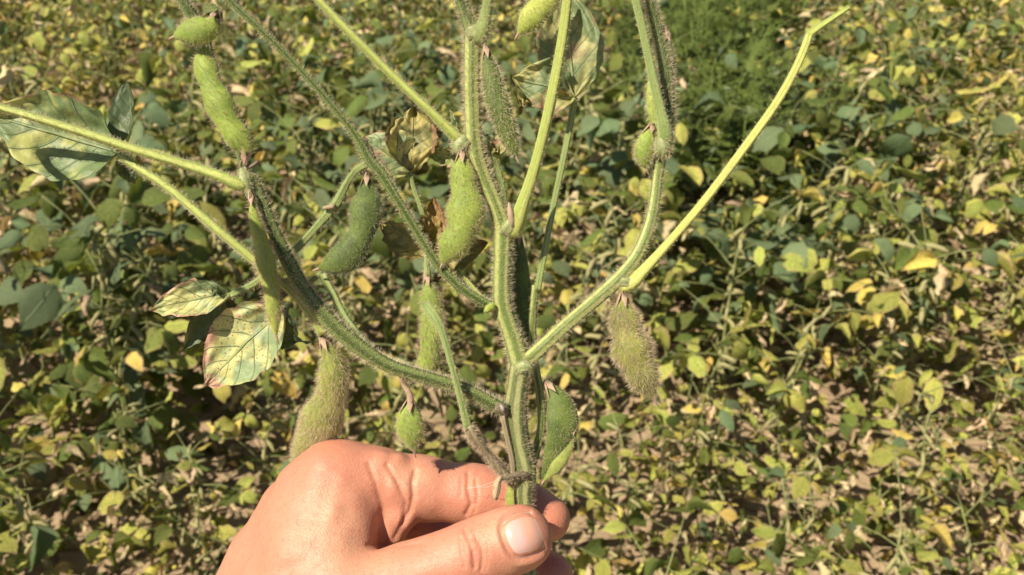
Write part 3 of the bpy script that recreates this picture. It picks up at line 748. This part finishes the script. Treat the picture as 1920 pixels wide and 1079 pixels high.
pod([(800, 516, -4, 22), (808, 560, -4, 42), (812, 605, -4, 44), (808, 655, -5, 46), (800, 695, -6, 44), (796, 720, -6, 20)], M_podg, 3, 3.6, .0030, M_hairb, 'slim pod hanging behind the crossing petiole', bulge=.15)
pod([(972, 440, -10, 26), (973, 490, -11, 36), (976, 550, -11, 42), (980, 610, -10, 40), (986, 650, -9, 16)], M_podd, 3, 2.8, .0018, M_hairg, 'dark shaded pod tucked behind the main stem', bulge=.1)
pod([(1222, 238, 3, 22), (1214, 262, 4, 34), (1208, 292, 4, 36), (1212, 318, 3, 16)], M_podg, 1, 4.0, .0028, M_hairw, 'tiny green pod at the right branch node', bulge=0)
pod([(1250, 60, -3, 12), (1258, 110, -3, 16), (1256, 170, -3, 18), (1252, 225, -3, 14)], M_podd, 3, 4.5, .0030, M_hairg, 'thin dark pod lying along the upper right branch', bulge=.1)
pod([(1222, 130, 1, 12), (1222, 175, 2, 20), (1226, 215, 3, 22), (1234, 250, 3, 12)], M_podg, 2, 4.5, .0030, M_hairw, 'thin pale pod left of the upper right branch', bulge=.1)
pod([(1028, 722, -2, 34), (1048, 752, 0, 54), (1056, 800, 2, 60), (1042, 852, 1, 48), (1016, 902, -1, 18)], M_podd, 2, 2.6, .0016, M_hairb, 'flat dark green pod hanging right of the lower stem', thick=.4, bulge=.05, face=(.2, -.05, .95))
pod([(1078, 795, 1, 8), (1068, 835, 2, 18), (1046, 872, 2, 24), (1018, 904, 0, 8)], M_podb, 2, 2.2, .0016, M_hairb, 'yellow edge pod below the flat dark pod', thick=.5, bulge=.05)
pod([(384, 8, 9, 14), (392, 16, 10, 26), (402, 30, 11, 34), (406, 52, 11, 24)], M_podd, 0, 3.6, .0022, M_hairb, 'shrivelled dark calyx above the short pod', calyx=False)

# --- leaves
def leaf(base, tip, width, mat, tilt=0, bend=3, fold=.1, curl=.4, crumple=.0012, twist=0, label=None, sh=.80, seed=0, ns=44, nt=36, widest=.80, cup=0, pitch=0):
    b = P(*base); e = P(*tip); A = e-b; L = np.linalg.norm(A); X = A/L
    Nn = -FW - X*((-FW) @ X); Nn /= np.linalg.norm(Nn); Y = np.cross(Nn, X)
    ct, st = math.cos(R(tilt)), math.sin(R(tilt))
    Nn, Y = Nn*ct + Y*st, Y*ct - Nn*st
    Wd = width/2*(D-base[2]/1000)/F
    V = []; UV = []
    for i in range(ns+1):
        s = i/ns; w = Wd*max(0.0, math.sin(math.pi*min(1.0, s**widest)))**sh
        if i in (0, ns): w = Wd*.03
        a = twist*s
        for j in range(nt+1):
            t = 2*j/nt-1; th = curl*t
            y = w*(math.sin(th)/curl if abs(curl) > .01 else t); z = w*((1-math.cos(th))/curl if abs(curl) > .01 else 0) + fold*abs(t)*w
            y, z = y*math.cos(a)-z*math.sin(a), y*math.sin(a)+z*math.cos(a)
            xx = s*6.0-abs(t)*1.7
            q = -abs(math.sin(math.pi*(xx-.5)))*.00022*(1-abs(t)**4)
            cr = crumple*(noise.noise((s*3.2+seed, t*1.6, seed)) + .45*noise.noise((s*8+seed, t*4, seed+9)) * (0.4+abs(t)))
            ed = crumple*.5*abs(t)**3*noise.noise((s*9+seed*2, 3*math.copysign(1, t), seed))
            p = b + X*(L*s + ed) + Y*(y+ed) + Nn*(z + q + cr + bend/1000*4*s*(1-s) + cup/1000*s*s)
            V.append(p); UV.append((j/nt, s))
    Fc = [(i*(nt+1)+j, (i+1)*(nt+1)+j, (i+1)*(nt+1)+j+1, i*(nt+1)+j+1) for i in range(ns) for j in range(nt)]
    o = mesh_obj('leaf', V, Fc, mat, plant, uv=UV, base=BASE)
    if label: o['label'] = label
    return o
leaf((222, 287, 5), (-22, 216, 3), 170, HL['A'], tilt=8, bend=-3, fold=.08, curl=.5, crumple=.0030, seed=1, widest=.80, label='large grey green leaf seen from below at the left edge')
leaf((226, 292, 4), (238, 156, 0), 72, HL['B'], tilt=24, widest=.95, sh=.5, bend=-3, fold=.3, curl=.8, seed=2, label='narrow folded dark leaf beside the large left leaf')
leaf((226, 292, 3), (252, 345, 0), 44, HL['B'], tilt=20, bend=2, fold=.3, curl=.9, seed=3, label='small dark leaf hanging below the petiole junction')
leaf((432, 551, -4), (284, 582, 0), 70, HL['C'], tilt=-8, bend=4, fold=.1, curl=.5, crumple=.0018, seed=4, label='yellowed leaf with a reddish curled tip')
leaf((530, 578, -5), (386, 722, -8), 142, HL['C'], tilt=-6, bend=2, fold=.06, curl=.4, crumple=.0026, seed=5, widest=.82, label='broad yellowed leaf with rusty spots and a shadow line')
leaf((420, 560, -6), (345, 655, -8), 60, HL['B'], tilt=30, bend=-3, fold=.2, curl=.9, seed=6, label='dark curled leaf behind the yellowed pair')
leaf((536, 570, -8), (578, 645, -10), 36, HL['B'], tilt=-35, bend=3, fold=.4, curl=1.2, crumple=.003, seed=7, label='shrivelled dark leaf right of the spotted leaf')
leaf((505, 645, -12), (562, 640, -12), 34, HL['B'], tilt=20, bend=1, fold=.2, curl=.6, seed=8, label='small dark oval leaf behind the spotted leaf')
leaf((1077, 183, -10), (1054, -24, -14), 128, HL['G'], tilt=2, bend=4, fold=.05, curl=.5, crumple=.0030, seed=9, widest=.72, label='mottled upright leaflet with pale veins')
leaf((1076, 184, -9), (960, 146, -4), 104, HL['G'], tilt=-4, bend=3, fold=.1, curl=.6, crumple=.0035, seed=10, label='blotched yellow leaflet pointing left')
leaf((1072, 186, -12), (975, 196, -8), 40, HL['H'], tilt=-40, bend=3, fold=.4, curl=1.5, crumple=.003, seed=11, label='curled brown lower leaflet')
leaf((768, 322, -7), (682, 258, -2), 104, HL['C'], tilt=-12, bend=3, fold=.05, curl=.5, crumple=.0022, seed=12, label='blotched pale leaflet of the curled leaf')
leaf((770, 322, -9), (776, 202, -10), 116, HL['H'], tilt=-5, bend=6, fold=.15, curl=1.1, crumple=.005, seed=13, label='brown crumpled leaflet')
leaf((772, 318, -10), (742, 210, -14), 60, HL['B'], tilt=20, bend=-3, fold=.3, curl=1.0, crumple=.003, seed=14)
leaf((866, 286, -6), (800, 285, -5), 44, HL['A'], tilt=30, bend=2, fold=.3, curl=.9, crumple=.002, seed=15, label='small pale leaf at the upper node')
leaf((800, 478, -9), (714, 416, -8), 76, HL['H'], tilt=4, bend=3, fold=.25, curl=1.2, crumple=.003, seed=16, label='dull brown green leaflet behind the thin branch')
leaf((804, 470, -12), (812, 372, -14), 66, leaf_mat('held_leaf_rust', (.17, .15, .06), (.36, .26, .09), (.24, .12, .06), .5, .6, 0, tr=.3, veinc=(.4, .25, .1)), tilt=-15, bend=4, fold=.3, curl=1.4, crumple=.004, seed=17, label='rust orange curled leaflet')
leaf((806, 485, -11), (915, 455, -9), 76, HL['H'], tilt=-8, bend=4, fold=.2, curl=1.2, crumple=.0035, seed=18, label='brown crumpled leaflet behind the green pod')
leaf((874, 262, -3), (846, 206, -1), 26, HL['G'], tilt=30, bend=2, fold=.5, curl=1.2, crumple=.003, seed=19, ns=20, nt=12)
leaf((930, 300, -5), (906, 250, -4), 26, HL['G'], tilt=-30, bend=2, fold=.5, curl=1.2, crumple=.003, seed=20, ns=20, nt=12)
leaf((928, 296, -6), (948, 262, -6), 24, HL['G'], tilt=30, bend=2, fold=.5, curl=1.2, crumple=.003, seed=21, ns=20, nt=12)
leaf((420, 556, -4), (410, 530, -2), 18, HL['B'], tilt=30, bend=2, fold=.5, curl=1.2, crumple=.003, seed=22, ns=16, nt=10)
leaf((968, 178, -4), (976, 215, -3), 12, HL['H'], tilt=30, bend=1, fold=.5, curl=1.2, crumple=.002, seed=23, ns=16, nt=10)

# unseen leaflet added on the left petiole to shade the left branch
leaf((-42, 112, 104), (-250, -170, 106), 96, HL['A'], tilt=0, bend=4, seed=31, label='added unseen leaflet at the end of the left petiole, shading the left branch')

# ------------------------------------------------------------------ the hand
def cp(px, py, z):              # camera frame: x right, y up, z towards the camera
    d = D - z/1000; return np.array([(px-960)/F*d, (539.5-py)/F*d, -d])
def axis(fl, fh, step, lo, hi, g=1.22):
    a = list(np.arange(fl, fh+step*.5, step)); s = step; x = a[-1]
    while x < hi: s = min(s*g, .006); x += s; a.append(x)
    s = step; x = a[0]; pre = []
    while x > lo: s = min(s*g, .006); x -= s; pre.append(x)
    return np.array(pre[::-1]+a, dtype=np.float32)
ST = .0006
ax = axis(-.128, .030, ST, -.33, .036); ay = axis(-.116, -.056, ST, -.40, -.050); az = axis(-.392, -.306, ST, -.43, -.17)
shape = (len(ax), len(ay), len(az)); print('grid', shape)
def smin(a, b, k):
    h = np.clip(.5 + .5*(b-a)/k, 0, 1); return b*(1-h)+a*h-k*h*(1-h)
def cap(Fd, a, b, ra, rb, k, sub=False):
    m = max(ra, rb) + k + .004
    lo = np.minimum(a, b)-m; hi = np.maximum(a, b)+m
    sl = [slice(max(0, np.searchsorted(A, lo[i])-1), np.searchsorted(A, hi[i])+1) for i, A in enumerate((ax, ay, az))]
    X = ax[sl[0]][:, None, None]; Y = ay[sl[1]][None, :, None]; Z = az[sl[2]][None, None, :]
    if X.size == 0 or Y.size == 0 or Z.size == 0: return
    ba = b-a; den = max(ba @ ba, 1e-12)
    t = np.clip(((X-a[0])*ba[0]+(Y-a[1])*ba[1]+(Z-a[2])*ba[2])/den, 0, 1)
    d = np.sqrt((X-a[0]-t*ba[0])**2+(Y-a[1]-t*ba[1])**2+(Z-a[2]-t*ba[2])**2) - (ra+(rb-ra)*t)
    s_ = tuple(sl)
    if sub: Fd[s_] = -smin(-Fd[s_], d, k)
    else: Fd[s_] = smin(Fd[s_], d.astype(np.float32), k)
def field(chains):
    Fd = np.full(shape, .02, np.float32)
    for ch, k in chains:
        for (x0, y0, z0, r0), (x1, y1, z1, r1) in zip(ch[:-1], ch[1:]):
            cap(Fd, cp(x0, y0, z0), cp(x1, y1, z1), r0/1000, r1/1000, k/1000)
    return Fd
WR = (400, 1420, -14)           # wrist
core = [
 ([(628, 903, -15, 14.5), (700, 903, -15, 13.0), (790, 916, -16, 12.2), (880, 928, -16, 11.3), (915, 934, -16, 10.9), (985, 953, -15, 9.8), (1026, 973, -13, 9.2)], 5),   # index finger
 ([(628, 903, -15, 14.5), (590, 1000, -12, 18), (540, 1130, -10, 21), (440, 1380, -14, 22)], 8),     # second metacarpal
 ([(628, 903, -15, 14.5), (588, 932, -17, 14.8), (560, 985, -18, 16)], 6),
 ([(562, 968, -30, 15.0), (515, 1060, -30, 18), (470, 1170, -30, 21), (400, 1400, -26, 22)], 10),
 ([(540, 1030, -46, 14), (460, 1200, -46, 19), (380, 1420, -38, 20)], 10),
 ([(530, 1110, -58, 12), (450, 1260, -56, 16), (370, 1430, -46, 18)], 10),
 ([(606, 960, -9, 12), (598, 1050, -1, 16), (600, 1180, 4, 22)], 10),                                    # web muscle
 ([(645, 905, -11, 11.5), (640, 985, -4, 12), (630, 1080, 3, 14)], 8),
 ([(430, 1400, -22, 25), (300, 1750, 10, 27), (180, 2200, 60, 34)], 16),                               # wrist, forearm
 ([(380, 1400, -34, 20), (250, 1750, 0, 24), (120, 2200, 50, 30)], 16),
]
folds = [
 ([(690, 876, -10, 5.0), (712, 930, -11, 6.0), (720, 985, -12, 6.5), (716, 1015, -12, 6)], 3.2),
 ([(716, 870, -9, 4.6), (744, 915, -8, 5.8), (748, 965, -9, 6.2), (728, 1015, -12, 6.0)], 2.8),
 ([(746, 872, -10, 4.4), (766, 915, -8.5, 5.4), (762, 960, -10, 5.6)], 2.2),
]
thumb = [
 ([(600, 1200, 6, 24), (680, 1130, 10, 17), (765, 1092, 13, 13.6), (820, 1068, 14, 12.0), (878, 1044, 15, 11.7), (930, 1022, 15, 11.2), (970, 1010, 14.5, 11.0), (978, 1008, 14.2, 10.8)], 5),
 ([(600, 1200, 6, 24), (430, 1400, -14, 24)], 10),
]
others = [
 ([(562, 968, -30, 15.0), (700, 985, -36, 11.5), (840, 1015, -38, 10.6), (950, 1050, -30, 9.6), (1032, 1078, -20, 9.2)], 4),
 ([(540, 1030, -46, 14), (700, 1075, -52, 11), (830, 1120, -52, 10), (900, 1150, -40, 9.2), (940, 1165, -28, 8.6)], 4),
 ([(530, 1110, -58, 12), (670, 1160, -62, 9.6), (780, 1200, -60, 8.6), (830, 1220, -48, 8), (860, 1235, -38, 7.6)], 4),
]
FA = field(core)
for ch, k in folds:
    for (x0, y0, z0, r0), (x1, y1, z1, r1) in zip(ch[:-1], ch[1:]): cap(FA, cp(x0, y0, z0), cp(x1, y1, z1), r0/1000, r1/1000, k/1000)
FB = field(thumb); FC = field(others)
pxs = 960 + F*ax/D
def ramp(x, a, b, u, v): return (u+(v-u)*np.clip((x-a)/(b-a), 0, 1)).astype(np.float32)[:, None, None]
FA = smin(FA, FC, ramp(pxs, 560, 680, .008, .0006))
FA = smin(FA, FB, ramp(pxs, 640, 760, .009, .0008))
del FB, FC

def surface_nets(Fd):
    ins = Fd < 0
    s = [slice(None, -1), slice(1, None)]
    cnt_in = sum(ins[s[i], s[j], s[k]].astype(np.int8) for i in (0, 1) for j in (0, 1) for k in (0, 1))
    act = (cnt_in > 0) & (cnt_in < 8)
    idx = np.full(act.shape, -1, np.int64); ci = np.argwhere(act); idx[act] = np.arange(len(ci))
    acc = np.zeros((len(ci), 3)); num = np.zeros(len(ci))
    axs = (ax, ay, az)
    corners = [(i, j, k) for i in (0, 1) for j in (0, 1) for k in (0, 1)]
    for c0 in corners:
        for d in range(3):
            if c0[d]: continue
            c1 = list(c0); c1[d] = 1
            i0 = ci+np.array(c0); i1 = ci+np.array(c1)
            f0 = Fd[i0[:, 0], i0[:, 1], i0[:, 2]]; f1 = Fd[i1[:, 0], i1[:, 1], i1[:, 2]]
            m = (f0 < 0) != (f1 < 0)
            t = np.where(m, f0/(f0-f1+1e-20), 0)
            p0 = np.stack([axs[q][i0[:, q]] for q in range(3)], 1); p1 = np.stack([axs[q][i1[:, q]] for q in range(3)], 1)
            acc += np.where(m[:, None], p0+(p1-p0)*t[:, None], 0); num += m
    V = acc/num[:, None]
    quads = []
    for d in range(3):
        a = [slice(None)]*3; b = [slice(None)]*3; a[d] = slice(None, -1); b[d] = slice(1, None)
        A = ins[tuple(a)]; B = ins[tuple(b)]
        for flip in (False, True):
            e = np.argwhere((A & ~B) if not flip else (~A & B))
            o1, o2 = [(d+1) % 3, (d+2) % 3]
            ok = (e[:, o1] > 0) & (e[:, o2] > 0) & (e[:, o1] < idx.shape[o1]) & (e[:, o2] < idx.shape[o2]); e = e[ok]
            def g(u, v):
                q = e.copy(); q[:, o1] -= u; q[:, o2] -= v; return idx[q[:, 0], q[:, 1], q[:, 2]]
            Q = np.stack([g(0, 0), g(1, 0), g(1, 1), g(0, 1)], 1)
            if flip: Q = Q[:, ::-1]
            quads.append(Q)
    Q = np.concatenate(quads); Q = Q[(Q >= 0).all(1)]
    return V, Q
HV, HQ = surface_nets(FA); del FA
print('hand', len(HV), len(HQ))
E = np.unique(np.sort(np.concatenate([HQ[:, [0, 1]], HQ[:, [1, 2]], HQ[:, [2, 3]], HQ[:, [3, 0]]]), 1), axis=0)
def lap(V, it, lam=.5):
    dg = np.bincount(E.ravel(), minlength=len(V))[:, None]
    for _ in range(it):
        s = np.stack([np.bincount(E[:, 0], V[E[:, 1], c], len(V)) + np.bincount(E[:, 1], V[E[:, 0], c], len(V)) for c in range(3)], 1)
        V = V + lam*(s/dg - V)
    return V
HV = lap(HV, 5)
def vnorm(V):
    n_ = np.cross(V[HQ[:, 2]]-V[HQ[:, 0]], V[HQ[:, 3]]-V[HQ[:, 1]]); o = np.zeros_like(V)
    for k in range(4):
        for c in range(3): o[:, c] += np.bincount(HQ[:, k], n_[:, c], len(V))
    return unit(o)
NN = vnorm(HV)
if (NN*HV).sum(1)[np.argmax(HV[:, 2])] > 0: HQ = HQ[:, ::-1]; NN = -NN   # nearest point must face the camera
hp = np.stack([960+F*HV[:, 0]/-HV[:, 2], 539.5-F*HV[:, 1]/-HV[:, 2]], 1)
facing = np.clip(-(NN*unit(HV)).sum(1)*2, 0, 1)
isthumb = HV[:, 2] > -(D-.006)
def pld(poly):
    d = np.full(len(hp), 1e9)
    for (a, b) in zip(poly[:-1], poly[1:]):
        a = np.array(a, float); b = np.array(b, float); ab = b-a
        t = np.clip(((hp-a) @ ab)/(ab @ ab), 0, 1); d = np.minimum(d, np.linalg.norm(hp-a-t[:, None]*ab, axis=1))
    return d
disp = np.zeros(len(HV))
CR = [ # polyline, width px, depth mm, side (1 thumb, 0 other, 2 any)
 ([(872, 996), (878, 1012), (886, 1034), (890, 1064)], 4, .75, 1), ([(892, 1006), (902, 1024), (906, 1046), (902, 1070)], 4, .65, 1),
 ([(864, 1010), (868, 1040), (872, 1062)], 3.5, .35, 1), ([(912, 1020), (916, 1044), (910, 1072)], 3.5, .3, 1), ([(880, 1010), (893, 1012)], 3, .4, 1),
 ([(692, 872), (704, 905), (717, 950), (722, 990), (722, 1022)], 5.5, .5, 2), ([(726, 872), (747, 908), (761, 942), (757, 978), (740, 1010)], 5, .6, 2),
 ([(778, 884), (773, 905), (775, 930), (769, 958), (756, 985)], 5, .9, 2),
 ([(878, 888), (877, 915), (884, 945), (874, 965)], 4.5, .8, 2), ([(892, 900), (896, 930), (888, 962)], 3.5, .35, 2), ([(866, 900), (864, 930)], 3.5, .25, 2),
 ([(690, 1022), (730, 1024), (790, 1018)], 5, .5, 2),
]
for poly, w, dep, side in CR:
    g = np.exp(-(pld(poly)/w)**2)*dep/1000*facing
    if side == 1: g = g*isthumb
    disp -= g
rg = lambda cx, cy, rx, ry: np.exp(-((hp[:, 0]-cx)/rx)**2-((hp[:, 1]-cy)/ry)**2)
disp += .0009*rg(880, 1030, 9, 24)*facing*isthumb + .0006*rg(735, 905, 10, 26)*facing
# tendon / vein relief over the back of the hand
for poly, w, h in (([(600, 870), (560, 950), (500, 1079)], 26, .7), ([(650, 960), (590, 1030), (540, 1079)], 18, -.5), ([(640, 900), (625, 960), (600, 1040)], 14, .35)):
    disp += np.exp(-(pld(poly)/w)**2)*h/1000*facing
# nail fold
NC = np.array([982., 1003.]); NA = np.array([.93, -.36]); NA /= np.linalg.norm(NA); NB = np.array([-NA[1], NA[0]])
nl = (hp-NC) @ NA/41; nw = (hp-NC) @ NB/45
rr_ = (np.abs(nl)**2.8+np.abs(nw)**2.8)**(1/2.8)
disp -= .0007*np.exp(-((rr_-.96)/.10)**2)*facing*isthumb*(nl < .75)
disp += .0005*np.exp(-((rr_-1.2)/.12)**2)*facing*isthumb*(nl < .6)
HV2 = HV + NN*disp[:, None]
HV2 = HV2 + NN*(np.array([noise.noise((v[0]*120, v[1]*120, v[2]*120)) for v in HV])*.00035)[:, None]
toW = np.stack([RT, UP, -FW], 0)   # rows
HW = CAM + HV2 @ toW
hb = P(430, 1400, -22)
person = thing('person', "person's bare left hand pinching the soybean stem between thumb and index finger", 'person', hb)
red = np.clip(.65*rg(600, 860, 55, 36) + .5*rg(560, 900, 60, 50) + .55*rg(884, 1032, 26, 30) + .8*rg(1030, 975, 30, 40)*(~isthumb) + .8*rg(1045, 1060, 40, 30)*(~isthumb) + .35*rg(900, 920, 60, 40)*(~isthumb) + .4*rg(720, 935, 50, 60) + .3*rg(1010, 1000, 30, 50)*isthumb + .35*rg(690, 900, 60, 50), 0, 1)
yel = np.clip(.8*rg(640, 1000, 90, 90) + .7*rg(930, 990, 40, 40)*isthumb + .6*rg(760, 890, 60, 40)+.5*rg(970, 1062, 24, 14)*isthumb, 0, 1)
n = NT('skin'); ob = n.coord('Object')
at = n.n.new('ShaderNodeAttribute'); at.attribute_name = 'red'; at2 = n.n.new('ShaderNodeAttribute'); at2.attribute_name = 'yel'
a = n.noise(ob, 45, 5, .7); b = n.noise(ob, 380, 4, .7); cpore = n.voro(n.vadd(ob, n.vmul(ob, (0, 0, 0))), 1300)
col = n.mix(a, (.45, .180, .113), (.56, .265, .178)); col = n.mix(n.math('MULTIPLY', at2.outputs['Fac'], .6), col, (.58, .36, .225))
col = n.mix(n.math('MULTIPLY', at.outputs['Fac'], .6), col, (.54, .185, .115)); col = n.mix(n.math('MULTIPLY', n.ss(b, .48, .75), .5), col, (.42, .13, .085))
lines = n.noise(n.vmul(ob, (1, 1, 2.2)), 700, 3, .6, 1.2)
nm = n.bump(n.math('ADD', n.math('MULTIPLY', cpore, .6), n.math('ADD', lines, n.math('MULTIPLY', b, .8))), .42, .0004)
M_skin = n.done(n.bsdf(col, n.math('MULTIPLY_ADD', b, .25, .36), nm, .42, .35, (1, .35, .18), .0035))
hand = mesh_obj('hand', HW, HQ, M_skin, person, base=hb)
for nmn, arr in (('red', red), ('yel', yel)):
    atr = hand.data.attributes.new(nmn, 'FLOAT', 'POINT'); atr.data.foreach_set('value', arr.astype(np.float32))
# thumb nail lying on the surface
bvh = BVHTree.FromPolygons([tuple(v) for v in HW], HQ.tolist())
nv = []; nf = []; nu = []; NSn, NTn = 22, 20
for i in range(NSn+1):
    for j in range(NTn+1):
        u_ = 2*i/NSn-1; v_ = 2*j/NTn-1
        # square to rounded shape
        x_ = u_*math.sqrt(1-.36*v_*v_); y_ = v_*math.sqrt(1-.30*u_*u_)
        q = NC + NA*x_*39 + NB*y_*43
        dr = FW + (q[0]-960)/F*RT + (539.5-q[1])/F*UP; dr = dr/np.linalg.norm(dr)
        h, nrm, _, _ = bvh.ray_cast(Vector(CAM), Vector(dr))
        edge_ = max(abs(u_), abs(v_)); lift = .00065*(1-edge_**6) - .0003*edge_**8
        nv.append(np.array(h) - dr*lift); nu.append(((u_+1)/2, (v_+1)/2))
nv = np.array(nv).reshape(NSn+1, NTn+1, 3)
for _ in range(6):
    m = nv.copy(); m[1:-1, 1:-1] = (nv[:-2, 1:-1]+nv[2:, 1:-1]+nv[1:-1, :-2]+nv[1:-1, 2:])/4; nv = m
nv = nv.reshape(-1, 3)
nf = [(i*(NTn+1)+j, i*(NTn+1)+j+1, (i+1)*(NTn+1)+j+1, (i+1)*(NTn+1)+j) for i in range(NSn) for j in range(NTn)]
n = NT('nail'); uv = n.coord('UV'); u, v, _ = n.sep(uv)
col = n.mix(n.ss(u, .86, .93), n.mix(n.ss(n.math('ADD', u, n.math('MULTIPLY', n.noise(uv, 3, 2), .2)), .45, .75), (.60, .38, .35), (.55, .31, .23)), (.62, .48, .37))
col = n.mix(n.ss(u, .16, .06), col, (.62, .46, .41))
rid = n.noise(n.vmul(uv, (2, 60, 1)), 1, 2)
M_nail = n.done(n.bsdf(col, .28, n.bump(rid, .12, .0002), .5, .2, (1, .4, .3), .002))
mesh_obj('thumbnail', nv, nf, M_nail, hand, uv=nu, base=hb)

# silk threads across the finger
def thread(name, a, b, sag, label):
    p0 = Vector(P(*a)); p1 = Vector(P(*b)); path = []
    for i in range(9):
        t = i/8; path.append(p0.lerp(p1, t) - Vector(UP)*sag*4*t*(1-t)*.001)
    v, f = rings(path, [.00006]*9, 4); me = mesh_obj(name, [tuple(q) for q in v], f, M_silk)
    me['label'] = label; me['category'] = 'spider silk'; return me
thread('spider_silk', (948, 892, 9), (874, 916, 2), 1.0, 'upper faint white silk thread from the dead twig across the finger')
thread('spider_silk', (946, 896, 9), (892, 912, 2), 1.6, 'lower fainter silk thread sagging from the dead twig')
